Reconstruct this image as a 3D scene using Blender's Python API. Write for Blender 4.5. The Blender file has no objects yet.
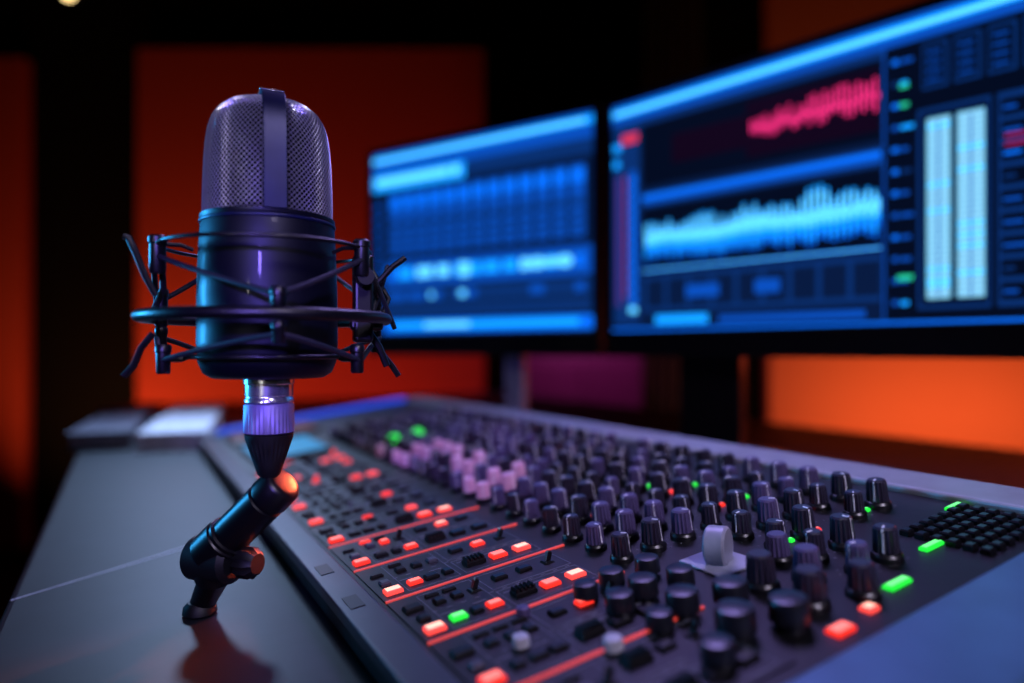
import bpy, math, random
from mathutils import Vector, Matrix
random.seed(7)
S = bpy.context.scene
COL = S.collection
EYE = 0.89          # camera height above the floor; desk top is 0.75
try:
    S.view_settings.view_transform = 'Standard'
except Exception: pass

# ---------------------------------------------------------------- helpers
def lin(h):
    h = h.lstrip('#'); o = []
    for i in (0, 2, 4):
        c = int(h[i:i+2], 16)/255
        o.append(c/12.92 if c <= .04045 else ((c+.055)/1.055)**2.4)
    return (o[0], o[1], o[2], 1)

def mat(name, col, rough=.5, metal=0., emit=None, estr=0., nscale=60., nvar=.25, bump=0., coat=0., spec=.5):
    m = bpy.data.materials.new(name); m.use_nodes = True
    nt = m.node_tree; b = nt.nodes['Principled BSDF']
    c = lin(col)
    tc = nt.nodes.new('ShaderNodeTexCoord')
    nz = nt.nodes.new('ShaderNodeTexNoise'); nz.inputs['Scale'].default_value = nscale; nz.inputs['Detail'].default_value = 4
    nt.links.new(tc.outputs['Object'], nz.inputs['Vector'])
    rp = nt.nodes.new('ShaderNodeValToRGB')
    rp.color_ramp.elements[0].position = .3; rp.color_ramp.elements[1].position = .7
    rp.color_ramp.elements[0].color = (c[0]*(1-nvar), c[1]*(1-nvar), c[2]*(1-nvar), 1)
    rp.color_ramp.elements[1].color = (min(1, c[0]*(1+nvar)), min(1, c[1]*(1+nvar)), min(1, c[2]*(1+nvar)), 1)
    nt.links.new(nz.outputs['Fac'], rp.inputs['Fac'])
    nt.links.new(rp.outputs['Color'], b.inputs['Base Color'])
    b.inputs['Roughness'].default_value = rough
    b.inputs['Metallic'].default_value = metal
    b.inputs['Coat Weight'].default_value = coat
    b.inputs['Specular IOR Level'].default_value = spec
    if emit:
        b.inputs['Emission Color'].default_value = lin(emit)
        b.inputs['Emission Strength'].default_value = estr
    if bump:
        bp = nt.nodes.new('ShaderNodeBump'); bp.inputs['Strength'].default_value = bump
        bp.inputs['Distance'].default_value = .002
        nt.links.new(nz.outputs['Fac'], bp.inputs['Height']); nt.links.new(bp.outputs['Normal'], b.inputs['Normal'])
    return m

def glow(name, col, strength=1.):
    return mat(name, '020204', .5, emit=col, estr=strength, spec=.15)

def mk(name, verts, faces, m, parent=None, smooth=False, bevel=0, seg=2, loc=None):
    me = bpy.data.meshes.new(name); me.from_pydata([tuple(v) for v in verts], [], faces); me.update()
    if isinstance(m, (list, tuple)):
        for x in m: me.materials.append(x)
    elif m: me.materials.append(m)
    ob = bpy.data.objects.new(name, me); COL.objects.link(ob)
    if parent: ob.parent = parent
    if loc is not None: ob.location = loc
    if smooth:
        for p in me.polygons: p.use_smooth = True
        try: me.set_sharp_from_angle(angle=math.radians(40))
        except Exception: pass
    if bevel:
        b = ob.modifiers.new('bevel', 'BEVEL'); b.width = bevel; b.segments = seg; b.limit_method = 'ANGLE'
    return ob

def geo_box(x0, x1, y0, y1, z0, z1):
    v = [(x0,y0,z0),(x1,y0,z0),(x1,y1,z0),(x0,y1,z0),(x0,y0,z1),(x1,y0,z1),(x1,y1,z1),(x0,y1,z1)]
    f = [(3,2,1,0),(4,5,6,7),(0,1,5,4),(1,2,6,5),(2,3,7,6),(3,0,4,7)]
    return v, f

def box(name, x0, x1, y0, y1, z0, z1, m, parent=None, bevel=0, seg=2):
    c = ((x0+x1)/2, (y0+y1)/2, (z0+z1)/2)
    v, f = geo_box(x0-c[0], x1-c[0], y0-c[1], y1-c[1], z0-c[2], z1-c[2])
    return mk(name, v, f, m, parent, bevel=bevel, seg=seg, loc=c)

def geo_lathe(prof, n=48, flute=0., fl0=0, fl1=0):
    v = []; f = []
    for i, (r, z) in enumerate(prof):
        for k in range(n):
            a = 2*math.pi*k/n; rr = r
            if flute and fl0 <= i <= fl1 and k % 2: rr = r*(1-flute)
            v.append((rr*math.cos(a), rr*math.sin(a), z))
    for i in range(len(prof)-1):
        for k in range(n):
            k2 = (k+1) % n
            f.append((i*n+k, i*n+k2, (i+1)*n+k2, (i+1)*n+k))
    f.append(tuple(range(n-1, -1, -1)))
    b = (len(prof)-1)*n
    f.append(tuple(range(b, b+n)))
    return v, f

def lathe(name, prof, m, parent=None, n=48, loc=(0,0,0), smooth=True, flute=0., fl0=0, fl1=0, rot=None):
    if prof[0][1] > prof[-1][1]: prof = prof[::-1]
    v, f = geo_lathe(prof, n, flute, fl0, fl1)
    ob = mk(name, v, f, m, parent, smooth=smooth, loc=loc)
    if rot is not None: ob.rotation_mode = 'QUATERNION'; ob.rotation_quaternion = rot
    return ob

def geo_tube(pts, r, n=10, closed=False):
    pts = [Vector(p) for p in pts]; N = len(pts); v = []; f = []
    rs = r if isinstance(r, (list, tuple)) else [r]*N
    prev = None
    for i, p in enumerate(pts):
        if closed: t = pts[(i+1) % N]-pts[i-1]
        else: t = pts[min(i+1, N-1)]-pts[max(i-1, 0)]
        t.normalize()
        if prev is None:
            a = Vector((0,0,1)) if abs(t.z) < .9 else Vector((1,0,0))
            x = t.cross(a).normalized()
        else:
            x = (prev-t*prev.dot(t)).normalized()
        prev = x; y = t.cross(x)
        for k in range(n):
            an = 2*math.pi*k/n
            v.append(p+(x*math.cos(an)+y*math.sin(an))*rs[i])
    M = N if closed else N-1
    for i in range(M):
        j = (i+1) % N
        for k in range(n):
            k2 = (k+1) % n
            f.append((i*n+k, i*n+k2, j*n+k2, j*n+k))
    if not closed:
        f.append(tuple(range(n-1, -1, -1))); f.append(tuple(range((N-1)*n, N*n)))
    return v, f

def tube(name, pts, r, m, parent=None, n=10, closed=False):
    v, f = geo_tube(pts, r, n, closed)
    return mk(name, v, f, m, parent, smooth=True)

def merge(parts):
    V = []; F = []
    for v, f in parts:
        o = len(V); V += [tuple(x) for x in v]; F += [tuple(i+o for i in q) for q in f]
    return V, F

def xf(geo, M):
    v, f = geo
    return [M @ Vector(p) for p in v], f

def root(name, loc, label, category, rot=None, **kw):
    e = bpy.data.objects.new(name, None); COL.objects.link(e)
    e.empty_display_size = .03; e.location = loc
    if rot is not None: e.rotation_mode = 'QUATERNION'; e.rotation_quaternion = rot
    e['label'] = label; e['category'] = category
    for k, x in kw.items(): e[k] = x
    return e

def tag(ob, label, category, **kw):
    ob['label'] = label; ob['category'] = category
    for k, x in kw.items(): ob[k] = x
    return ob

def area(name, loc, target, size, col, power, size_y=None, spread=None):
    l = bpy.data.lights.new(name, 'AREA'); l.energy = power; l.color = col; l.size = size
    if size_y: l.shape = 'RECTANGLE'; l.size_y = size_y
    if spread: l.spread = math.radians(spread)
    o = bpy.data.objects.new(name, l); COL.objects.link(o); o.location = loc
    o.rotation_euler = (Vector(target)-Vector(loc)).to_track_quat('-Z', 'Y').to_euler()
    return o

def spot(name, loc, target, angle, col, power, r=.03, blend=.6):
    l = bpy.data.lights.new(name, 'SPOT'); l.energy = power; l.color = col; l.shadow_soft_size = r
    l.spot_size = math.radians(angle); l.spot_blend = blend
    o = bpy.data.objects.new(name, l); COL.objects.link(o); o.location = loc
    o.rotation_euler = (Vector(target)-Vector(loc)).to_track_quat('-Z', 'Y').to_euler()
    return o

# ---------------------------------------------------------------- materials
M_wall = mat('wall_black_paint', '050507', .95, bump=.2, nscale=30, spec=.1)
M_floor = mat('floor_carpet', '0a090c', .95, bump=.5, nscale=200, spec=.1)
M_red = mat('panel_fabric_red', '983a2c', .95, bump=.4, nscale=180, nvar=.12, spec=.1)
M_orange = mat('panel_fabric_orange', 'c06a48', .95, bump=.4, nscale=180, nvar=.12, spec=.1)
M_curtain = mat('curtain_black', '050507', .95, spec=.1)
M_brown = mat('wood_brown', '2c2014', .7, nscale=12)
M_desk = mat('desk_laminate', '1f2329', .44, nscale=35, nvar=.2, bump=.06, spec=.35)
M_deskleg = mat('desk_leg_paint', '15161a', .6)
M_seam = mat('desk_seam_metal', 'd8dce6', .35, .2)
M_frame = mat('console_frame_grey', '8c9098', .36, .25, nvar=.1)
M_cheek = mat('console_cheek_blue_lit', '446688', .34, .3, nvar=.1)  # grey cheek with the blue monitor reflection put into its colour
M_trim = mat('console_trim_slate', '363b45', .36, .3, nvar=.1)
M_side = mat('console_side_black', '0c0d11', .5)
M_panel = mat('console_faceplate', '08080b', .46, .1, nscale=150, nvar=.3, bump=.05, spec=.35)
M_panel2 = mat('console_module_plate', '0d0d11', .46, .1, nscale=150, nvar=.3, spec=.35)
M_skirt = mat('knob_skirt_black', '0e0d13', .35)
M_knobA = mat('knob_charcoal', '242030', .32, nvar=.1)
M_knobB = mat('knob_violet_grey', '453c60', .32, nvar=.1)
M_knobC = mat('knob_pink_lit', 'd09ab4', .4, nvar=.1)  # pink light on some knobs put into their colour
M_knobG = mat('knob_light_grey', 'a0a1ab', .4, nvar=.1)
M_capK = mat('cap_satin_black', '12131c', .30, nvar=.1)
M_ind = mat('indicator_white', 'dcdce6', .5)
M_btnK = mat('button_black', '0a0a0e', .30)
M_btnG = mat('button_grey', '383844', .4)
M_btnR = mat('button_lit_red', '701810', .4, emit='ff3024', estr=1.2)
M_btnP = mat('button_lit_pink', '803030', .4, emit='ff4840', estr=1.3)
M_coreR = mat('button_core_coral', '903028', .4, emit='ff7468', estr=1.7, nscale=900, nvar=.4)
M_coreP = mat('button_core_peach', 'a05040', .4, emit='ffb4a0', estr=1.8, nscale=900, nvar=.4)
M_btnGr = mat('button_lit_green', '186020', .4, emit='20e83c', estr=1.2)
M_coreG = mat('button_core_green', '40a050', .4, emit='70ff80', estr=1.3)
M_mark = mat('panel_print', '5c5e6a', .6)
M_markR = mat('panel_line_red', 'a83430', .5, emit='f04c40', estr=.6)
M_lcd = glow('lcd_blue', '1c88c4', 1.)
M_body = mat('microphone_body_black', '101220', .46, .6, nvar=.1, coat=.05)
M_mesh = mat('microphone_grille_wire', 'bcbcc6', .28, .8, nvar=.1)
M_core = mat('microphone_core_dark', '030304', .95, spec=.1)
M_strap = mat('microphone_strap_blue', '12173e', .40, .4)
M_chrome = mat('chrome', 'ececf0', .22, .9, nvar=.05)
M_knurl = mat('knurled_lavender_metal', '8074a8', .45, .3)
M_rub = mat('rubber_black', '09090c', .55)
M_plast = mat('plastic_black', '09090d', .36)
M_cord = mat('elastic_cord', '1e1e28', .5, nscale=900, nvar=.6)
M_bezel = mat('monitor_bezel', '06060a', .35)
M_standg = mat('monitor_stand_silver', '8c90a0', .4, .4)

# ---------------------------------------------------------------- room
def struct(ob): ob['kind'] = 'structure'; return ob
struct(box('floor', -3.4, 3.4, -2.2, 3.4, -.1, 0, M_floor))
struct(box('ceiling', -3.4, 3.4, -2.2, 3.4, 2.7, 2.8, M_wall))
struct(box('wall_back', -3.4, 3.4, 3.1, 3.3, 0, 2.7, M_wall))
struct(box('wall_left', -3.4, -3.2, -2.2, 3.1, 0, 2.7, M_wall))
struct(box('wall_right', 3.2, 3.4, -2.2, 3.1, 0, 2.7, M_wall))
struct(box('wall_front', -3.2, 3.2, -2.2, -2.0, 0, 2.7, M_wall))

def panel(x0, x1, z1, m, label):
    o = box('acoustic_panel', x0, x1, 3.03, 3.098, .001, z1, m, bevel=.012, seg=3)
    return tag(o, label, 'wall panel', group='fabric acoustic panels on the wall')
panel(-3.15, -2.17, 2.20, M_red, 'orange red fabric acoustic panel beside a black strip of wall')
panel(-1.67, -.12, 2.24, M_red, 'large red fabric acoustic panel glowing orange near its base')
panel(1.14, 3.1, 2.5, M_orange, 'wide orange fabric acoustic panel lit from below')

v = []; f = []; n = 120
for i in range(n+1):
    x = -.08+.62*i/n; y = 3.0+.03*math.sin(i*.62)+.012*math.sin(i*1.7)
    v += [(x, y, .005), (x, y+.004, 2.6)]
for i in range(n): f.append((2*i, 2*i+2, 2*i+3, 2*i+1))
cur = mk('curtain', v, f, M_curtain, smooth=True)
cur.modifiers.new('s', 'SOLIDIFY').thickness = .004
tag(cur, 'black gathered curtain hanging against the wall', 'curtain')
parts = [geo_box(.58, .86, 3.07, 3.096, .001, 2.6)]
for i in range(6): parts.append(geo_box(.59+.044*i, .617+.044*i, 3.04, 3.072, .001, 2.6))
v, f = merge(parts); tag(mk('slat_panel', v, f, M_brown), 'dim brown vertical wood slat panel on the wall', 'wall panel')

sl = root('ceiling_spotlight', (-1.625, 2.5, 2.7), 'small warm ceiling spotlight with glowing bulb', 'lamp')
lathe('ceiling_mount', [(.05, -.02), (.05, 0)], M_plast, sl)
lathe('pole', [(.008, -.37), (.008, -.02)], M_plast, sl, n=16)
lathe('lamp_shade', [(.050, -.495), (.048, -.465), (.03, -.395), (.012, -.355)], M_plast, sl)
lathe('bulb', [(.004, -.520), (.014, -.514), (.020, -.498), (.016, -.48), (.01, -.46)], glow('bulb_warm', 'ffd890', 5), sl)

cab = root('storage_cabinet', (.25, 2.70, 0), 'low violet storage cabinet standing near the wall', 'cabinet')
M_viol = mat('cabinet_violet', '6a3260', .5)
box('body', -.22, .24, -.14, .14, 0, .87, M_viol, cab, bevel=.006)
for sx in (-1, 1):
    d = box('door', -.215 if sx < 0 else .013, .007 if sx < 0 else .235, -.156, -.141, .04, .84, M_viol, cab, bevel=.003)
    box('handle', sx*-.09-.006, sx*-.09+.006, -.03, -.008, -.08, .08, M_chrome, d, bevel=.002)

# ---------------------------------------------------------------- desk frame: axes parallel to the console
uh = Vector((-.493, .870, 0)).normalized(); nh = Vector((uh.y, -uh.x, 0))
P0 = Vector((.0585, .37, EYE-.103))
Mdesk = Matrix((nh, uh, Vector((0,0,1)))).transposed()
qdesk = Mdesk.to_quaternion()
D0 = Vector((P0.x, P0.y, 0))
desk = root('studio_desk', D0, 'large dark grey studio desk carrying mixer and monitors', 'desk', rot=qdesk)
box('desk_top', -.291, .862, -.6, 1.72, .715, .75, M_desk, desk, bevel=.004, seg=3)
box('leg', -.26, .83, -.56, -.52, 0, .715, M_deskleg, desk)
box('leg', -.26, .83, 1.6, 1.64, 0, .715, M_deskleg, desk)
def strip(name, a, b, w, z0, z1, m, parent):
    a = Vector(a); b = Vector(b); d = (b-a).normalized(); p = Vector((-d.y, d.x))*w/2
    q = [a-p, b-p, b+p, a+p]
    v = [(c.x, c.y, z0) for c in q]+[(c.x, c.y, z1) for c in q]
    f = [(3,2,1,0),(4,5,6,7),(0,1,5,4),(1,2,6,5),(2,3,7,6),(3,0,4,7)]
    return mk(name, v, f, m, parent)
strip('inlay_strip', (-.289, .178), (-.17, .262), .0011, .7495, .7502, M_seam, desk)

def dl(s, t, z): return D0 + nh*s + uh*t + Vector((0, 0, z))

# ---------------------------------------------------------------- mixing console
nv = Vector((.862, .489, .13)).normalized(); uv = uh.copy(); N3 = nv.cross(uv).normalized()
qc = Matrix((nv, uv, N3)).transposed().to_quaternion()
H = .036
con = root('mixing_console', P0-N3*H, 'long grey audio mixing console with rows of knobs and lit buttons', 'mixing console', rot=qc)
def hb(s): return H-(.0366+.131*s)+.0006      # local height of the desk surface below the console
s0, s1, t0, t1 = -.146, .188, -.19, .75
TI = -.144
v = [(s0,t0,hb(s0)),(s1,t0,hb(s1)),(s1,t1,hb(s1)),(s0,t1,hb(s0)),(s0,t0,H-.003),(s1,t0,H-.003),(s1,t1,H-.003),(s0,t1,H-.003)]
f = [(3,2,1,0),(4,5,6,7),(0,1,5,4),(1,2,6,5),(2,3,7,6),(3,0,4,7)]
mk('chassis', v, f, M_side, con, bevel=.002)
box('faceplate', s0+.016, s1-.029, TI, t1-.03, H-.003, H, M_panel, con)
box('front_trim', s0-.001, s0+.016, t0, t1, H-.006, H+.0010, M_trim, con, bevel=.001, seg=3)
box('rear_rail', s1-.029, s1+.004, t0, t1, H-.006, H+.004, M_frame, con, bevel=.002, seg=3)
box('end_cheek', s0+.016, s1-.029, t0, TI, H-.006, H+.002, M_cheek, con, bevel=.002, seg=3)
box('end_cheek', s0+.016, s1-.029, t1-.03, t1, H-.006, H+.004, M_cheek, con, bevel=.002, seg=3)
box('side_guard', s0, s1+.004, t0-.022, t0-.0005, H-.03, H+.001, M_side, con, bevel=.004, seg=3)
o = box('reflection_strip', s0+.024, s1-.034, t1-.026, t1-.008, H+.0035, H+.0085, glow('reflection_blue', '2048e0', 1.2), con, bevel=.001)  # monitor reflection painted as a glowing strip; the console has no lamp here
o['label'] = 'blue monitor reflection painted as a strip along the console end'

T_mod = [-.1385+.0515*k for k in range(12)]
plates = [geo_box(-.1275, -.033, max(TI, t+.0015), t+.0500, H, H+.0008) for t in T_mod[:-1]]
v, f = merge(plates); mk('module_plate', v, f, M_panel2, con)
red = [geo_box(-.1275, -.026, t-.0006, t+.0006, H+.0002, H+.0012) for t in T_mod[1:6]]
v, f = merge(red); mk('separator_line', v, f, M_markR, con)
pm = []
def rect(s_a, s_b, t_a, t_b, w=.0003):
    z0, z1 = H+.0008, H+.00095
    pm.append(geo_box(s_a, s_b, t_a, t_a+w, z0, z1)); pm.append(geo_box(s_a, s_b, t_b-w, t_b, z0, z1))
    pm.append(geo_box(s_a, s_a+w, t_a, t_b, z0, z1)); pm.append(geo_box(s_b-w, s_b, t_a, t_b, z0, z1))
for t in T_mod[:-1]:
    rect(-.114, -.086, t+.004, t+.047); rect(-.083, -.038, t+.004, t+.024); rect(-.083, -.038, t+.027, t+.047)
    for k in range(12):
        pm.append(geo_box(-.122+k*.0072, -.1195+k*.0072, t+.0252, t+.0256, H+.0008, H+.00095))
    for k in range(5):
        pm.append(geo_box(-.113+k*.016, -.106+k*.016, t+.0200, t+.0206, H+.0008, H+.00095))

# buttons
def btn_geo(w, l, h):
    b = .0007
    v = [(-w,-l,0),(w,-l,0),(w,l,0),(-w,l,0),(-w,-l,h-b),(w,-l,h-b),(w,l,h-b),(-w,l,h-b),
         (-w+b,-l+b,h),(w-b,-l+b,h),(w-b,l-b,h),(-w+b,l-b,h)]
    f = [(3,2,1,0),(0,1,5,4),(1,2,6,5),(2,3,7,6),(3,0,4,7),(4,5,9,8),(5,6,10,9),(6,7,11,10),(7,4,8,11),(8,9,10,11)]
    return v, f
def ridged():
    parts = [btn_geo(.0056, .0034, .0024)]
    for k in range(5): parts.append(xf(btn_geo(.0006, .0030, .0020), Matrix.Translation((-.0044+k*.0022, 0, .0022))))
    return merge(parts)
def toggle():
    return merge([btn_geo(.0028, .0028, .001), xf(btn_geo(.0012, .0012, .0052), Matrix.Translation((0, 0, .0008)) @ Matrix.Rotation(.35, 4, 'Y'))])
btns = []
R = random.random
K4 = [M_btnK]*6
for i, t in enumerate(T_mod[:-1]):
    btns.append((-.1205, t+.0090, 'big', random.choice([M_btnR, M_btnP])))
    btns.append((-.1205, t+.0340, 'big' if R() < .4 else 'bar', random.choice([M_btnK, M_btnR, M_btnK])))
    btns.append((-.1205, t+.0215, 'sq', random.choice([M_btnK, M_btnG])))
    for j, s in enumerate((-.108, -.099, -.090)):
        btns.append((s, t+.012, random.choice(['mid', 'sq']), M_btnGr if (i == 2 and j == 0) else random.choice(K4+[M_btnR])))
        btns.append((s, t+.033, random.choice(['sq', 'toggle', 'sq']), random.choice(K4+[M_btnG, M_btnR])))
        if R() < .6: btns.append((s, t+.042, 'bar', random.choice(K4+[M_btnR])))
    btns.append((-.074, t+.0135, 'ridge', M_btnK)); btns.append((-.074, t+.037, random.choice(['ridge', 'mid']), M_btnK))
    a_ = R()
    btns.append((-.060, t+.0125, 'big', M_btnR if a_ < .55 else M_btnK)); btns.append((-.060, t+.037, 'mid', random.choice(K4+[M_btnP, M_btnR])))
    btns.append((-.0455, t+.0125, 'big', M_btnP if a_ < .55 else M_btnK)); btns.append((-.046, t+.037, random.choice(['mid', 'toggle']), random.choice(K4+[M_btnR])))
geoB = {'big': btn_geo(.0043, .0031, .0022), 'mid': btn_geo(.0036, .0025, .0020), 'sq': btn_geo(.0026, .0026, .0020), 'ridge': ridged(), 'bar': btn_geo(.0034, .0012, .0016), 'toggle': toggle()}
core_of = {M_btnR.name: M_coreR, M_btnP.name: M_coreP, M_btnGr.name: M_coreG}
def paint_core(me, k, m):
    if m.name in core_of:
        me.materials.append(core_of[m.name])
        me.polygons[len(me.polygons)-1].material_index = 1
cache = {}
def con_world(s, t): return P0+nv*s+uv*t
cam0 = Vector((0, 0, EYE))
btns.sort(key=lambda b: (con_world(b[0], b[1])-cam0).length)
stuffB = {}
for i, (s, t, k, m) in enumerate(btns):
    if i < 98:
        key = (k, m.name)
        if key not in cache:
            me = bpy.data.meshes.new('button'); me.from_pydata([tuple(x) for x in geoB[k][0]], [], geoB[k][1]); me.materials.append(m); paint_core(me, k, m); cache[key] = me
        o = bpy.data.objects.new('button', cache[key]); COL.objects.link(o); o.parent = con; o.location = (s, t, H+.0008)
        if m in (M_btnR, M_btnP): o['label'] = 'red illuminated button'
        if m is M_btnGr: o['label'] = 'green illuminated button'
    else:
        stuffB.setdefault(m.name, [m, []])[1].append(xf(geoB[k], Matrix.Translation((s, t, H+.0008))))
def stuff_mesh(name, d):
    V = []; F = []; MI = []; mats = []
    for k, (m, gs) in d.items():
        mats.append(m); v, f = merge(gs); o = len(V); V += v; F += [tuple(i+o for i in q) for q in f]; MI += [len(mats)-1]*len(f)
    ob = mk(name, V, F, mats, con); ob['kind'] = 'stuff'
    for p, mi in zip(ob.data.polygons, MI): p.material_index = mi
stuff_mesh('button_rows', stuffB)

# knobs
def knob_geo(n=32, r=.0060, h=.0155):
    cap = geo_lathe([(r*.93, .0036), (r*.95, .0040), (r*.86, h-.0022), (r*.80, h-.0008), (r*.66, h)], n, .13, 0, 2)
    sk = geo_lathe([(r*1.14, 0), (r*1.14, .0022), (r*1.02, .0034), (r*.9, .0038)], n)
    return sk, cap
def two(skcap):
    sk, cap = skcap
    V, F = merge([sk, cap]); MI = [0]*len(sk[1])+[1]*len(cap[1])
    return V, F, MI
kg = two(knob_geo()); kgl = knob_geo(14)
knobM = {}
for m in (M_knobA, M_knobB, M_knobC, M_knobG):
    me = bpy.data.meshes.new('knob'); me.from_pydata(kg[0], [], kg[1]); me.materials.append(M_skirt); me.materials.append(m)
    for p, mi in zip(me.polygons, kg[2]): p.material_index = mi; p.use_smooth = True
    me.set_sharp_from_angle(angle=math.radians(20)); knobM[m.name] = me
iv, if_ = merge([geo_box(-.0004, .0004, .0008, .0040, .0153, .0158), xf(geo_box(-.0004, .0004, -.0002, .0003, .0045, .0150), Matrix.Translation((0, .0056, 0)) @ Matrix.Rotation(math.radians(4), 4, 'X'))])
indM = bpy.data.meshes.new('indicator_line'); indM.from_pydata([tuple(x) for x in iv], [], if_); indM.materials.append(M_ind)
knobs = []
DS, DT = .0208, .0216
small = []
for j in range(30):
    t = -.108+DT*j
    for i in range(8):
        s = -.016+DS*i
        if t < -.08 and i > 4: continue          # keypad area at the near end
        if s < .035 and t < -.033: continue      # special controls
        if s > -.01:
            for k in range(9):                    # printed scale around each knob
                if t > .3: break
                a_ = math.radians(-40+32.5*k)
                pm.append(xf(geo_box(.0080, .0092, -.00018, .00018, H, H+.0002), Matrix.Translation((s, t, 0)) @ Matrix.Rotation(a_, 4, 'Z')))
        if R() < .03: continue
        m = M_knobA if R() < .60 else M_knobB
        if i < 3 and .12 < t < .36 and R() < .5: m = M_knobC
        sc = 1.0 if i % 3 else .88
        knobs.append((s, t, m, sc))
        q_ = (s+DS/2, t+DT/2)
        if R() < .5: small.append((q_, random.choice(['bar', 'sq', 'sq'])))
knobs.sort(key=lambda b: (con_world(b[0], b[1])-cam0).length)
st = {}
for i, (s, t, m, sc) in enumerate(knobs):
    az = random.uniform(-1.6, 1.6)+2.6
    if i < 84:
        o = bpy.data.objects.new('knob', knobM[m.name]); COL.objects.link(o); o.parent = con
        o.location = (s, t, H); o.rotation_euler = (0, 0, az); o.scale = (sc, sc, sc)
        q = bpy.data.objects.new('indicator_line', indM); COL.objects.link(q); q.parent = o; q['label'] = 'white pointer line'
    else:
        M4 = Matrix.Translation((s, t, H)) @ Matrix.Rotation(az, 4, 'Z') @ Matrix.Scale(sc, 4)
        st.setdefault(M_skirt.name, [M_skirt, []])[1].append(xf(kgl[0], M4))
        st.setdefault(m.name, [m, []])[1].append(xf(kgl[1], M4))
        st.setdefault(M_ind.name, [M_ind, []])[1].append(xf((iv, if_), M4))
stuff_mesh('knob_rows', st)
sb_ = {}
for (s, t), k in small:
    m = M_btnK if R() < .8 else M_btnG
    sb_.setdefault(m.name, [m, []])[1].append(xf(geoB[k], Matrix.Translation((s, t, H)) @ Matrix.Scale(.7, 4)))
stuff_mesh('small_switches', sb_)
v, f = merge(pm); mk('panel_print', v, f, M_mark, con)

# flat topped short caps at the near end
capM = {}
cg = geo_lathe([(.0052, 0), (.0052, .0025), (.0070, .0030), (.0068, .0095), (.0062, .0108), (.0040, .0112)], 32)
for m in (M_capK, M_knobG, M_knobB):
    me = bpy.data.meshes.new('short_knob'); me.from_pydata(cg[0], [], cg[1]); me.materials.append(m)
    for p in me.polygons: p.use_smooth = True
    me.set_sharp_from_angle(angle=math.radians(50)); capM[m.name] = me
for s, t, sc, m in [(-.020,-.046,.85,M_capK), (-.057,-.048,.8,M_capK), (-.041,-.046,.85,M_capK), (-.038,-.064,.95,M_capK), (-.054,-.068,.9,M_capK),
                    (-.036,-.086,1.,M_capK), (-.019,-.067,.9,M_capK), (-.052,-.090,.8,M_capK), (-.034,-.112,1.1,M_capK), (-.014,-.120,1.1,M_capK),
                    (-.017,-.094,1.05,M_capK), (-.054,-.122,.9,M_capK), (-.100,-.064,.5,M_knobG), (-.075,-.090,.55,M_knobG), (-.086,-.042,.45,M_knobB)]:
    o = bpy.data.objects.new('short_knob', capM[m.name]); COL.objects.link(o); o.parent = con
    o.location = (s, t, H); o.scale = (sc, sc, sc)
def sp_knob(s, t, m, sc):
    o = bpy.data.objects.new('knob', knobM[m.name]); COL.objects.link(o); o.parent = con
    o.location = (s, t, H); o.scale = (sc, sc, sc*.9); o.rotation_euler = (0, 0, random.uniform(0, 6))
for s, t, sc, m in [(.006,-.090,1.1,M_knobA), (.026,-.098,1.05,M_knobB), (.006,-.114,1.1,M_knobA), (.034,-.076,.95,M_knobB), (.028,-.122,1.,M_knobA)]:
    sp_knob(s, t, m, sc)
box('slider_plate', .000, .026, -.073, -.045, H, H+.0015, mat('slider_plate_white', '84869a', .4), con, bevel=.001)
v, f = geo_lathe([(.0085, -.005), (.0095, -.004), (.0095, .004), (.0085, .005)], 32)
sl_ = mk('thumb_wheel', v, f, mat('wheel_grey', '7c7e90', .4), con, smooth=True, loc=(.013, -.059, H+.0085)); sl_.rotation_euler = (math.radians(90), 0, .5)
sl_['label'] = 'light grey round lever wheel'
def led(s, t, m, w=.004, l=.003):
    v, f = btn_geo(w, l, .002); o = mk('indicator_lamp', v, f, [m, core_of[m.name]], con, loc=(s, t, H))
    o.data.polygons[len(f)-1].material_index = 1
    o['label'] = 'green indicator lamp' if m is M_btnGr else 'red indicator lamp'
for s, t in ((.006, .368), (.034, .374)):
    o = lathe('indicator_lamp', [(.0060, 0), (.0060, .012), (.0050, .0160), (.003, .0175)], M_btnGr, con, n=24, loc=(s, t, H)); o['label'] = 'round green glowing lamp'
led(.045,-.126,M_btnGr,.0070,.0022); led(.092,-.114,M_btnGr,.0070,.0020); led(.150,-.094,M_btnGr,.0060,.0018)
led(-.004,-.134,M_btnR,.005,.003); led(.018,-.131,M_btnP,.003,.0025); led(.068,-.090,M_btnGr,.0016,.0016)
for k in range(26):
    s = -.016+DS*(random.randint(0, 6)+.5); t = -.108+DT*random.randint(2, 22)
    if s < .035 and t < -.03: continue
    led(s, t, random.choice([M_btnR, M_btnP, M_btnR, M_btnGr]), .0014, .0014)
kp = []
for i in range(7):
    for j in range(6):
        kp.append(xf(btn_geo(.0026, .0022, .003), Matrix.Translation((.100+i*.0084, -.134+j*.0072, H))))
v, f = merge(kp); o = mk('keypad', v, f, M_btnK, con); o['label'] = 'block of small black keys'
d = box('display', -.118, -.040, .440, .560, H, H+.005, M_plast, con, bevel=.001)
box('display_screen', -.036, .036, -.056, .056, .0025, .003, M_lcd, d)
d = box('display', -.118, -.01, .60, .69, H, H+.005, M_plast, con, bevel=.001)
o = box('display_screen', -.050, .050, -.04, .04, .0025, .003, glow('panel_red_reflection', '5c2420', .8), d); o['label'] = 'dark panel with a red reflection painted on'  # red reflection on a dark panel, painted as a dim glow
for t in (.02, .075):
    box('trim_slot', s0+.003, s0+.010, t, t+.016, H+.0008, H+.0014, M_side, con)

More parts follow.
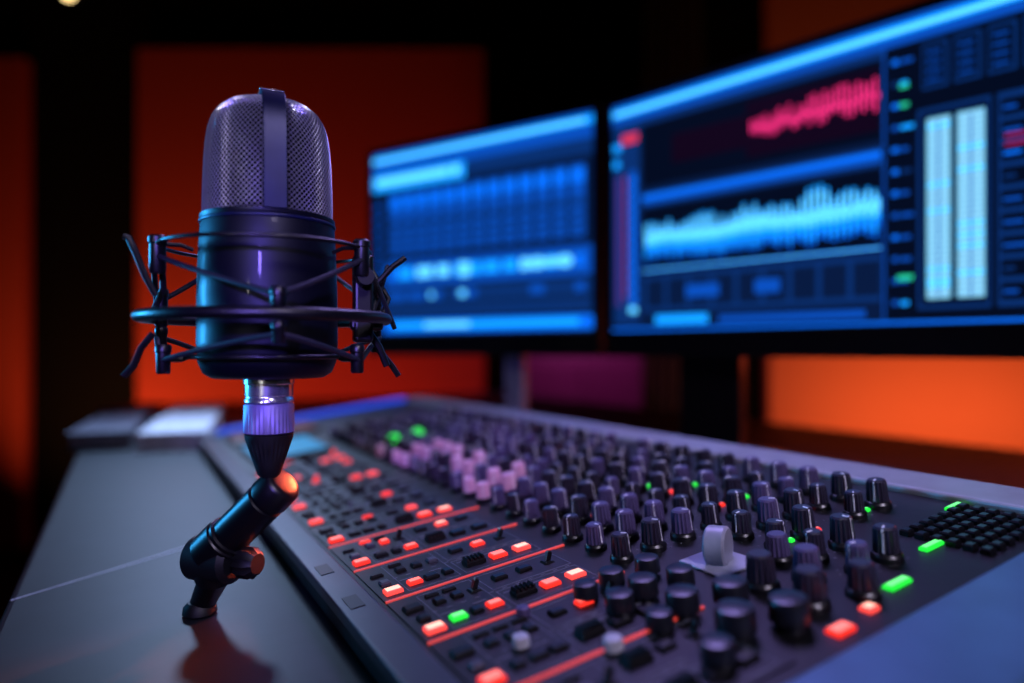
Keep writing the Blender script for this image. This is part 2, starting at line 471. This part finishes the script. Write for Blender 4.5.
# ---------------------------------------------------------------- microphone
MX, MY = -.1192, .335
face = Matrix.Rotation(math.radians(20.5), 3, 'Z').to_quaternion()
facem = Matrix.Rotation(math.radians(24.5), 3, 'Z').to_quaternion()
mic = root('condenser_microphone', (MX, MY, EYE-.0255), 'black condenser microphone with silver mesh grille held in a shock mount', 'microphone', rot=facem)
ZO = .0255
K = .955
def zl(z): return z*(K if z > 0 else 1)+ZO
gp0 = [(.0300, .0662), (.0299, .076), (.0296, .086), (.0292, .096), (.0286, .104), (.0276, .1108), (.0259, .1164), (.0234, .1206), (.0197, .1236), (.0147, .1256), (.008, .1268), (.0018, .1271)]
gp = [(r, z*K) for r, z in gp0]
def interp(prof, n):
    L = [0]
    for i in range(1, len(prof)): L.append(L[-1]+math.dist(prof[i], prof[i-1]))
    out = []
    for k in range(n+1):
        d = L[-1]*k/n; i = 0
        while i < len(L)-2 and L[i+1] < d: i += 1
        w = (d-L[i])/(L[i+1]-L[i]); out.append((prof[i][0]*(1-w)+prof[i+1][0]*w, prof[i][1]*(1-w)+prof[i+1][1]*w))
    return out
rows = interp(gp, 58); nseg = 76
v = []; f = []
for i, (r, z) in enumerate(rows):
    for k in range(nseg):
        a = 2*math.pi*(k+(.5 if i % 2 else 0))/nseg
        v.append((r*math.cos(a), r*math.sin(a), z+ZO))
def id_(i, k): return i*nseg+k % nseg
for i in range(0, len(rows)-2):
    for k in range(nseg):
        if i % 2 == 0: f.append((id_(i, k), id_(i+1, k), id_(i+2, k), id_(i+1, k-1)))
        else: f.append((id_(i, k), id_(i+1, k+1), id_(i+2, k), id_(i+1, k)))
gr = mk('grille', v, f, M_mesh, mic); gr['label'] = 'silver woven wire mesh'
w = gr.modifiers.new('w', 'WIREFRAME'); w.thickness = .00066; w.use_replace = True; w.use_even_offset = False
lathe('capsule_core', [(max(.0005, r-.0022), z-.0020+ZO) for r, z in gp], M_core, mic, n=48)
path = [(-(r+.0010), z+.0008) for r, z in interp(gp, 24)]
path = path+[(-a, b) for a, b in path[::-1]]
def band(name, sub, hw, o0, o1, m):
    v = []; f = []
    for i, (y, z) in enumerate(sub):
        p = Vector((y, z)); a = Vector(sub[max(0, i-1)]); b = Vector(sub[min(len(sub)-1, i+1)]); d = (b-a).normalized(); nn = Vector((-d.y, d.x))
        for sx, o in ((-hw, o0), (hw, o0), (hw, o1), (-hw, o1)):
            q = p+nn*o; v.append((sx, q.x, q.y+ZO))
    for i in range(len(sub)-1):
        for k in range(4):
            f.append((i*4+k, i*4+(k+1) % 4, (i+1)*4+(k+1) % 4, (i+1)*4+k))
    f += [(3, 2, 1, 0), tuple((len(sub)-1)*4+k for k in range(4))]
    return mk(name, v, f, m, mic, smooth=True, bevel=.0003)
stp = band('strap', path, .0051, -.0008, .0012, M_strap); stp['label'] = 'dark blue metal band over the grille'
cl = band('top_clip', [p for p in path if p[1] > .1195 and -.0165 < p[0] < .004], .0054, .0013, .0021, M_chrome); cl['label'] = 'small silver clip on the grille top'
bp_ = [(.012, -.0135), (.026, -.0132), (.0298, -.0108), (.0320, -.0055), (.0327, .003), (.0325, .03), (.0318, .05), (.0311, .0625), (.0309, .0632), (.0309, .0648), (.0313, .0655), (.0313, .0672), (.0301, .0678)]
lathe('body', [(r, zl(z)) for r, z in bp_], M_body, mic, n=96)
lathe('trim_ring', [(r, zl(z)) for r, z in [(.0314, .0632), (.0317, .0636), (.0317, .0644), (.0314, .0648)]], M_strap, mic, n=96)
lathe('connector_collar', [(r*.95, zl(z)) for r, z in [(.0112, -.0255), (.0122, -.0250), (.0122, -.0235), (.0116, -.0228), (.0116, -.0222), (.0120, -.0218), (.0120, -.0165), (.0126, -.0160), (.0126, -.0137), (.012, -.0132)]], M_chrome, mic, n=48)

# ---------------------------------------------------------------- shock mount
sm = root('shock_mount', (MX, MY, EYE-.004), 'black spider shock mount with elastic cords around the microphone', 'shock mount', rot=face)
Q = .925
def zs(z): return z*.98+.004
def P(az, Rr, z): a = math.radians(az); return Vector((Rr*Q*math.cos(a), Rr*Q*math.sin(a), zs(z)))
def ringt(name, Rr, r, z, m, n=72, k=12): return tube(name, [P(i*360/n, Rr, z) for i in range(n)], r, m, sm, k, True)
ringt('outer_ring', .0612, .0028, .0160, M_plast)
ringt('upper_ring', .0525, .0010, .0500, M_plast)
ringt('lower_ring', .0400, .0011, -.0030, M_plast)
UA = [186, 328, 50, 122]; OA = [273, 8, 88, 158]
def peg(az, Rr, z0, z1, r=.0042):
    p = P(az, Rr, 0); lathe('peg', [(r*.85, zs(z0)), (r, zs(z0)+.001), (r, zs(z1)-.004), (r*1.15, zs(z1)-.0035), (r*1.15, zs(z1)-.001), (r*.9, zs(z1))], M_plast, sm, n=20, loc=(p.x, p.y, 0))
for a in UA: peg(a, .0525, .036, .054, .0036)
peg(273, .059, .019, .0275, .0032)
for a in OA[1:]: peg(a, .058, .012, .031, .0030)
for a in OA[1:]: peg(a, .058, -.001, .012, .0026)
peg(273, .059, .003, .0125, .0026)
for a in UA: peg(a, .050, -.011, .003, .0031)
def cord(a, b, sag=0, r=.00130):
    a = Vector(a); b = Vector(b); tube('elastic_cord', [a.lerp(b, k/6)+Vector((0, 0, sag*4*(k/6)*(1-k/6))) for k in range(7)], r, M_cord, sm, 8)
seq = [(0, 0), (1, 0), (1, 1), (2, 1), (2, 2), (3, 2), (3, 3), (0, 3)]
for ui, oi in seq:
    cord(P(UA[ui], .0545, .045), P(OA[oi], .0605, .024), -.001)
    cord(P(UA[ui], .052, -.005), P(OA[oi], .0605, .007), .001)
cord((.0405, -.020, zs(.050)), (.0625, .004, zs(.012)), .002)
cord((.0445, -.012, zs(.010)), (.0600, .010, zs(.046)), -.002)
def hook(pts, r=.0015, nm='hook'): tube(nm, pts, r, M_plast, sm, 8)
hook([(-.049, -.006, zs(.026)), (-.053, -.006, zs(.034)), (-.057, -.006, zs(.045)), (-.0600, -.006, zs(.052)), (-.0620, -.006, zs(.0525))])
hook([(-.050, -.006, zs(.008)), (-.055, -.006, zs(.001)), (-.058, -.006, zs(-.007)), (-.0620, -.006, zs(-.012))])
hook([(.047, -.004, zs(.024)), (.053, -.004, zs(.036)), (.060, -.004, zs(.044)), (.0665, -.004, zs(.0490))])
hook([(.049, -.002, zs(.008)), (.0545, -.002, zs(-.001)), (.060, -.002, zs(-.008)), (.0635, -.002, zs(-.0135))])
hook([(.044, -.010, zs(.014)), (.052, -.010, zs(.002)), (.056, -.010, zs(-.008))], .0018)
hook([(.048, .010, zs(.05)), (.054, .008, zs(.038)), (.060, .008, zs(.028)), (.056, .006, zs(.018))])
hook([(.044, .012, zs(.053)), (.050, .010, zs(.035)), (.051, .010, zs(.02))])
hook([(-.048, .004, zs(.05)), (-.047, .004, zs(.03)), (-.052, .004, zs(.0165))])
v, f = merge([geo_box(.0385, .0480, -.019, -.010, zs(.004), zs(.048)), geo_box(.037, .053, -.018, -.011, zs(.010), zs(.020))])
mk('bracket', v, f, M_plast, sm, bevel=.0018, seg=3)
sc_ = lathe('thumb_screw', [(.0040, 0), (.0046, .001), (.0046, .007), (.0040, .008)], M_plast, sm, n=20, loc=(.043, -.0195, zs(.036)), flute=.12, fl0=1, fl1=2)
sc_.rotation_euler = (math.radians(90), 0, 0)
for az in UA:
    hook([P(az, .0376, -.002), P(az, .042, -.004), P(az, .050, -.004)], .0016, 'support_arm')
    hook([P(az, .0364, .048), P(az, .042, .05), P(az, .052, .05)], .0010, 'support_arm')

# ---------------------------------------------------------------- stand
sd = root('microphone_stand', (-.1655, .362, .7505), 'black tabletop microphone stand with thick angled arm and knob', 'microphone stand')
def W(x, y, z): return Vector((x+.1655, y-.362, z+.1395))
c = W(MX, MY, 0)
lathe('knurled_collar', [(.0107, -.0405), (.0119, -.0398), (.0119, -.0266), (.0111, -.0257)], M_knurl, sd, n=72, loc=(c.x, c.y, .1395), flute=.04, fl0=1, fl1=2)
lathe('rubber_cone', [(.0035, -.0625), (.0055, -.0605), (.0072, -.055), (.0094, -.0485), (.0112, -.043), (.0115, -.0408)], M_rub, sd, n=60, loc=(c.x, c.y, .1395), flute=.05, fl0=2, fl1=4)
a = W(-.1120, .337, -.0645); b = W(-.1560, .352, -.1060); d = (b-a)
prof = [0, .01, .04, .20, .21, .24, .25, .70, .71, .74, .75, .97, 1.]; rad = [.0060, .0086, .0100, .0104, .0090, .0090, .0100, .0100, .0112, .0112, .0120, .0120, .0095]
tube('arm', [a+d*p for p in prof], rad, M_plast, sd, 28)
ax = Vector((.92, -.36, .02)).normalized()
jb = a+d*.93
cb = lathe('clamp_barrel', [(.0085, -.0140), (.0114, -.0115), (.0114, .0115), (.0085, .0140)], M_rub, sd, n=36, loc=jb+Vector((0, 0, -.004)))
cb.rotation_euler = ax.to_track_quat('Z', 'Y').to_euler()
tk = lathe('wing_knob', [(.003, .010), (.003, .016), (.0070, .017), (.0080, .019), (.0080, .025), (.0050, .028)], M_rub, sd, n=24, loc=jb+Vector((0, 0, -.004)), flute=.14, fl0=2, fl1=4)
tk.rotation_euler = ax.to_track_quat('Z', 'Y').to_euler()
tube('leg', [jb+Vector((0, 0, -.006)), jb+Vector((-.001, .002, -.014)), jb+Vector((-.0015, .003, -.0145)), Vector((.000, .002, .004))], [.0105, .0096, .0076, .0062], M_plast, sd, 20)
lathe('foot', [(.0075, 0), (.0086, .0008), (.0082, .0040), (.0060, .0065)], M_rub, sd, n=40)

# ---------------------------------------------------------------- monitors
def monitor(loc, ang, Wd, label, nx, nw, nm):
    e = root('computer_monitor', (loc[0], loc[1], .7503), label, 'monitor', rot=Matrix.Rotation(ang, 3, 'Z').to_quaternion())
    zb, zt = .14-.008, .14+.342
    box('housing', -.004, Wd+.004, .004, .030, zb, zt, M_bezel, e, bevel=.004, seg=3)
    v, f = merge([geo_box(-.004, Wd+.004, 0, .0042, zb, .14+.026), geo_box(-.004, Wd+.004, 0, .0042, .14+.333, zt),
                  geo_box(-.004, .006, 0, .0042, .14+.026, .14+.333), geo_box(Wd-.006, Wd+.004, 0, .0042, .14+.026, .14+.333)])
    mk('bezel', v, f, M_bezel, e)
    box('neck', nx-nw/2, nx+nw/2, .031, .05, .01, .30, nm, e, bevel=.003)
    lathe('stand_base', [(.085, 0), (.085, .006), (.080, .010)], nm, e, n=48, loc=(nx, .06, 0))
    return e
class Scr:
    def __init__(s, e, x0, x1, base):
        s.e = e; s.x = (x0, x1); s.base = base; s.g = []
    def q(s, m, x0, x1, z0, z1, lay=1):
        s.g.append((m, lay, x0, x1, z0, z1))
    def done(s):
        cx, cz = (s.x[0]+s.x[1])/2, .32
        V, F = geo_box(s.x[0]-cx, s.x[1]-cx, .0030, .0039, .166-cz, .473-cz)
        V = list(V); F = list(F); mats = [s.base]; MI = [0]*6
        for m, lay, x0, x1, z0, z1 in s.g:
            if m not in mats: mats.append(m)
            y = .0030-.00025*lay; o = len(V)
            V += [(x0-cx, y, z0+.14-cz), (x1-cx, y, z0+.14-cz), (x1-cx, y, z1+.14-cz), (x0-cx, y, z1+.14-cz)]
            F.append((o, o+1, o+2, o+3)); MI.append(mats.index(m))
        ob = mk('screen', V, F, mats, s.e, loc=(cx, 0, cz))
        for p, mi in zip(ob.data.polygons, MI): p.material_index = mi
        ob['label'] = 'lit screen with blue editing panels and waveforms'
G_base = glow('screen_navy', '071a40', 1.)
G_dark = glow('screen_dark', '030b20', 1.)
G_dim = glow('screen_dim_blue', '0a3070', 1.)
G_mid = glow('screen_mid_blue', '0a50c0', 1.)
G_blue = glow('screen_blue', '0870ff', 1.1)
G_az = glow('screen_azure', '1096ff', 1.5)
G_cy = glow('screen_cyan', '58c4ff', 1.7)
G_wh = glow('screen_pale', '8cd4f8', 1.1)
G_wh2 = glow('screen_pale_blue', '58a8dc', 1.)
G_pk = glow('screen_pink', 'ff3484', 1.2)
G_pkd = glow('screen_pink_dim', 'a01c5c', .9)
G_mar = glow('screen_maroon', '12051a', 1.)
G_pur = glow('screen_purple', '4a3088', 1.)
G_gr = glow('screen_green', '28d0a0', 1.1)
G_red = glow('screen_red', 'e83858', 1.)

rm = monitor((.132, .94), math.atan2(-.71, .704), .56, 'wide black computer monitor showing pink and blue audio waveforms', .135, .085, M_bezel)
r = Scr(rm, .006, .554, G_base)
r.q(G_mid, .006, .554, .306, .333); r.q(G_az, .006, .554, .316, .327, 2)
r.q(G_cy, .01, .554, .3185, .3230, 3)
r.q(G_dim, .006, .347, .298, .305)
r.q(G_dim, .008, .050, .035, .298)
r.q(G_red, .022, .048, .278, .290, 2); r.q(G_az, .008, .020, .270, .280, 2); r.q(G_az, .008, .018, .248, .258, 2)
r.q(G_pur, .013, .019, .06, .235, 2); r.q(G_pkd, .026, .0285, .07, .235, 2); r.q(G_mid, .034, .046, .06, .24, 2)
for k in range(12): r.q(G_blue, .035, .045, .065+k*.0145, .071+k*.0145, 3)
r.q(G_cy, .034, .046, .050, .058, 3)
r.q(G_dark, .055, .345, .215, .297); r.q(G_mar, .10, .20, .238, .275, 2); r.q(G_mar, .20, .343, .225, .290, 2)
for k in range(50):
    xx = .205+k*.00278; env = .5+.5*min(1, k/25)
    c0 = .256+.006*k/50+.002*math.sin(k*.6)
    if k % 2: a1 = env*random.uniform(.001, .004); a2 = env*random.uniform(.001, .004)
    else: a1 = env*random.uniform(.008, .025); a2 = env*random.uniform(.006, .018)
    r.q(G_pkd, xx, xx+.0027, c0-a2*.7-.002, c0+a1*.7+.002, 3)
    r.q(G_pk, xx+.0002, xx+.0023, c0-a2*.9, c0+a1*.95, 4)
r.q(G_dim, .055, .345, .188, .208); r.q(G_mid, .055, .345, .192, .205, 2); r.q(G_blue, .055, .345, .198, .2035, 3)
r.q(G_dark, .055, .345, .108, .186)
for k in range(84):
    xx = .060+k*.00339; ph = k/84
    c0 = .1465+.0015*math.sin(k*.18); env = .8+.2*math.sin(k*.3+1)+.25*ph
    if k % 2: up = env*random.uniform(.005, .009); dn = random.uniform(.012, .016)
    else: up = env*random.uniform(.013, .031); dn = random.uniform(.020, .031)
    r.q(G_mid, xx, xx+.0034, c0-.024, c0+.006, 2)
    r.q(G_blue, xx, xx+.0032, c0-dn-.002, c0+up*.9, 3)
    r.q(G_az, xx, xx+.0031, c0-dn*.85, c0+up*.95, 4)
    r.q(G_cy, xx, xx+.0029, c0-dn*.35, c0+up*.8, 5)
r.q(G_blue, .055, .345, .1035, .1062, 2); r.q(G_cy, .055, .345, .1042, .1052, 3)
r.q(G_dim, .055, .345, .050, .098)
for k in range(9): r.q(G_base, .062+k*.032, .088+k*.032, .056, .092, 2)
r.q(G_mid, .12, .165, .066, .082, 3); r.q(G_mid, .21, .24, .066, .082, 3)
r.q(G_az, .075, .15, .034, .045, 2); r.q(G_mid, .165, .33, .034, .042, 2)
r.q(G_blue, .006, .554, .0262, .0290, 2)
r.q(G_mid, .347, .3485, .03, .306, 2); r.q(G_dark, .350, .554, .03, .305)
r.q(G_dim, .378, .4385, .04, .236, 2); r.q(G_dark, .381, .4365, .044, .232, 3)
for x0, x1 in ((.386, .4065), (.4115, .434)):
    r.q(G_wh2, x0, x1, .050, .226, 4)
    for k in range(34):
        r.q(G_wh if R() < .8 else G_cy, x0+.0008, x1-.0008, .0505+k*.00515, .0548+k*.00515, 5)
    r.q(G_mid, (x0+x1)/2-.0008, (x0+x1)/2+.0008, .052, .222, 6)
for k in range(12):
    z = .045+k*.022
    r.q(random.choice([G_mid, G_dim, G_blue]), .355, .361, z, z+.005, 2)
    r.q(random.choice([G_mid, G_dim, G_az, G_mid]), .363, .369+random.uniform(0, .006), z, z+.004, 2)
for z in (.262, .243): r.q(G_gr, .362, .370, z, z+.004, 3)
r.q(G_gr, .360, .374, .07, .075, 3)
for k in range(6):
    r.q(G_dim, .382+k*.027, .384+k*.027+.020, .255, .300, 2); r.q(G_dark, .3835+k*.027, .3845+k*.027+.017, .258, .297, 3)
    for j in range(4): r.q(G_mid, .386+k*.027, .398+k*.027, .262+j*.009, .264+j*.009, 4)
r.q(G_dim, .4435, .552, .04, .236, 2)
for k in range(9):
    r.q(G_dark, .446, .55, .046+k*.021, .062+k*.021, 3)
    r.q(random.choice([G_mid, G_blue, G_mid, G_dim]), .448, .448+random.uniform(.008, .02), .052+k*.021, .055+k*.021, 4)
    r.q(G_mid, .49, .49+random.uniform(.01, .05), .051+k*.021, .055+k*.021, 4)
r.q(G_pkd, .449, .466, .186, .189, 5); r.q(G_pkd, .449, .466, .194, .197, 5)
r.done()

lm = monitor((-.244, 1.172), math.atan2(-.541, .841), .429, 'black computer monitor showing a blue audio editing screen', .272, .034, M_standg)
r = Scr(lm, .006, .423, G_base)
r.q(G_mid, .006, .423, .296, .333); r.q(G_az, .006, .423, .316, .327, 2); r.q(G_cy, .006, .41, .319, .324, 3)
r.q(G_az, .006, .20, .270, .296, 2); r.q(G_cy, .012, .17, .279, .291, 3); r.q(G_dim, .20, .423, .274, .296, 2); r.q(G_cy, .175, .19, .278, .292, 3)
r.q(G_base, .006, .423, .150, .268)
for k in range(13):
    x = .045+k*.0285
    r.q(G_mid, x, x+.0225, .160, .262, 2)
    r.q(G_dim, x+.002, x+.0205, .166, .215, 3)
    for j in range(3): r.q(G_mid, x+.003, x+.0195, .170+j*.0135, .178+j*.0135, 4)
    r.q(G_blue, x, x+.0225, .236, .256, 3)
r.q(G_mid, .035, .42, .106, .148)
x = .040
while x < .40:
    w_ = random.uniform(.012, .034)
    r.q(random.choice([G_az, G_cy, G_blue]), x, min(.41, x+w_), .119, .136, 2); x += w_+random.uniform(.003, .010)
r.q(G_cy, .31, .39, .122, .133, 4); r.q(G_cy, .19, .21, .116, .138, 4)
r.q(G_dim, .035, .42, .078, .101)
x = .04
while x < .40:
    w_ = random.uniform(.015, .04); r.q(random.choice([G_dim, G_mid, G_mid]), x, min(.41, x+w_), .083, .096, 2); x += w_+.006
r.q(G_cy, .19, .203, .085, .094, 3); r.q(G_cy, .13, .138, .085, .094, 3)
r.q(G_dim, .02, .42, .056, .074)
r.q(G_blue, .03, .423, .030, .050); r.q(G_az, .05, .40, .036, .046, 2); r.q(G_cy, .12, .21, .037, .045, 3)
for k in range(10): r.q(G_mid, .010, .026, .06+k*.02, .066+k*.02, 2)
r.done()

# ---------------------------------------------------------------- papers on the far end of the desk
def slab(name, s, t, ang, label, cat, z=.7503):
    return root(name, dl(s, t, z), label, cat, rot=(Matrix.Rotation(ang, 3, 'Z') @ Mdesk).to_quaternion())
M_paper = mat('paper_white', 'd8d4e0', .8)
e = slab('paper_stack', -.135, 1.02, -.16, 'neat long stack of white paper sheets lying on the desk', 'paper')
for k in range(7):
    dx = random.uniform(-.002, .002)
    box('sheet', -.045+dx, .045+dx, -.25, .25+random.uniform(-.005, .005), k*.0036, k*.0036+.0033, M_paper, e)
e = slab('ring_binder', -.235, 1.12, -.10, 'grey ring binder with pale pages lying flat on the desk', 'binder')
box('cover', -.04, .04, -.3, .3, 0, .003, mat('binder_grey', '24242c', .5), e); box('page_block', -.036, .037, -.29, .29, .003, .022, mat('paper_grey', 'a8a4b4', .8), e)
box('cover', -.04, .04, -.3, .3, .022, .025, mat('binder_grey_top', '5a5868', .5), e)

# ---------------------------------------------------------------- lights
mz = EYE+.04
area('blue_side_light', (-.75, .50, EYE+.10), (MX, MY, mz+.03), .26, (.03, .32, .75), .42, spread=24)
area('violet_body_light', (-.06, -.30, EYE+.16), (MX, MY, EYE+.01), .05, (.24, .16, 1.), .12, spread=26)
area('violet_top_light', (.10, .85, EYE+.75), (.10, .5, EYE-.1), .30, (.42, .32, 1.), 1.5, spread=70)
area('front_fill', (.45, -.6, EYE+.75), (.14, .42, EYE-.08), .25, (.80, .70, 1.), .75, spread=38)
area('desk_light', (-.62, 1.35, EYE+.55), (-.46, .90, EYE-.14), .14, (.40, .60, 1.), 1.7, spread=62)
spot('paper_light', (-.9, .9, EYE+.5), (-.58, 1.35, EYE-.12), 26, (.85, .80, 1.), 1.4, .04, .8)
spot('microphone_fill_spot', (-.32, -.55, EYE+.16), (MX, MY, EYE+.092), 8.5, (1., .97, .95), 7, .04, .8)  # added fill that brightens the grille, no fixture behind it
spot('collar_fill_spot', (-.32, -.40, EYE+.04), (MX, MY, EYE-.024), 3.2, (1., .95, .95), 5, .03, .8)  # added narrow fill that lifts the chrome collar, no fixture
spot('pink_console_light', (-.42, .62, EYE+.30), (-.065, .60, EYE-.10), 24, (1., .42, .55), 1.6, .02, .8)
spot('blue_console_light', (-.35, .72, EYE+.32), (-.26, 1.02, EYE-.08), 34, (.08, .22, 1.), 3.0, .03, .7)
spot('rail_light', (.05, .1, EYE+.5), (.24, .46, EYE-.08), 50, (.85, .88, 1.), .6, .05, .9)
area('red_low_light', (1.15, 1.1, EYE+.12), (.5, .9, EYE-.14), .2, (1., .10, .04), 2.0)
area('red_glint_light', (.10, .74, EYE+.10), (-.135, .345, EYE-.09), .04, (1., .12, .04), .10, spread=12)  # added unseen light for red glints on the stand arm
area('wall_washer', (-1.75, 2.45, .30), (-1.45, 3.05, .95), .7, (1., .34, .11), 6.5, size_y=.08, spread=130)
area('wall_washer', (-.7, 2.55, .25), (-.7, 3.05, 1.1), .8, (1., .14, .07), 2.2, size_y=.08, spread=130)
area('wall_washer', (-2.85, 2.55, .45), (-2.85, 3.05, 1.3), .5, (1., .38, .15), 1.0, size_y=.08, spread=130)
area('wall_washer', (1.9, 2.45, .3), (1.9, 3.05, 1.0), 1.3, (1., .36, .15), 8.5, size_y=.08, spread=130)
area('cabinet_light', (.25, 2.2, 1.2), (.25, 2.7, .8), .2, (.9, .15, .6), 1.8)

w = bpy.data.worlds.new('world'); S.world = w; w.use_nodes = True
w.node_tree.nodes['Background'].inputs[0].default_value = (.02, .03, .08, 1); w.node_tree.nodes['Background'].inputs[1].default_value = .1

# ---------------------------------------------------------------- camera
cd = bpy.data.cameras.new('camera'); cam = bpy.data.objects.new('camera', cd); COL.objects.link(cam)
cam.location = (0, 0, EYE); cam.rotation_euler = (math.radians(90), 0, 0)
cd.lens = 24; cd.sensor_width = 36; cd.shift_y = 9/1024; cd.clip_start = .01
cd.dof.use_dof = True; cd.dof.focus_distance = .345; cd.dof.aperture_fstop = 2.3
S.camera = cam
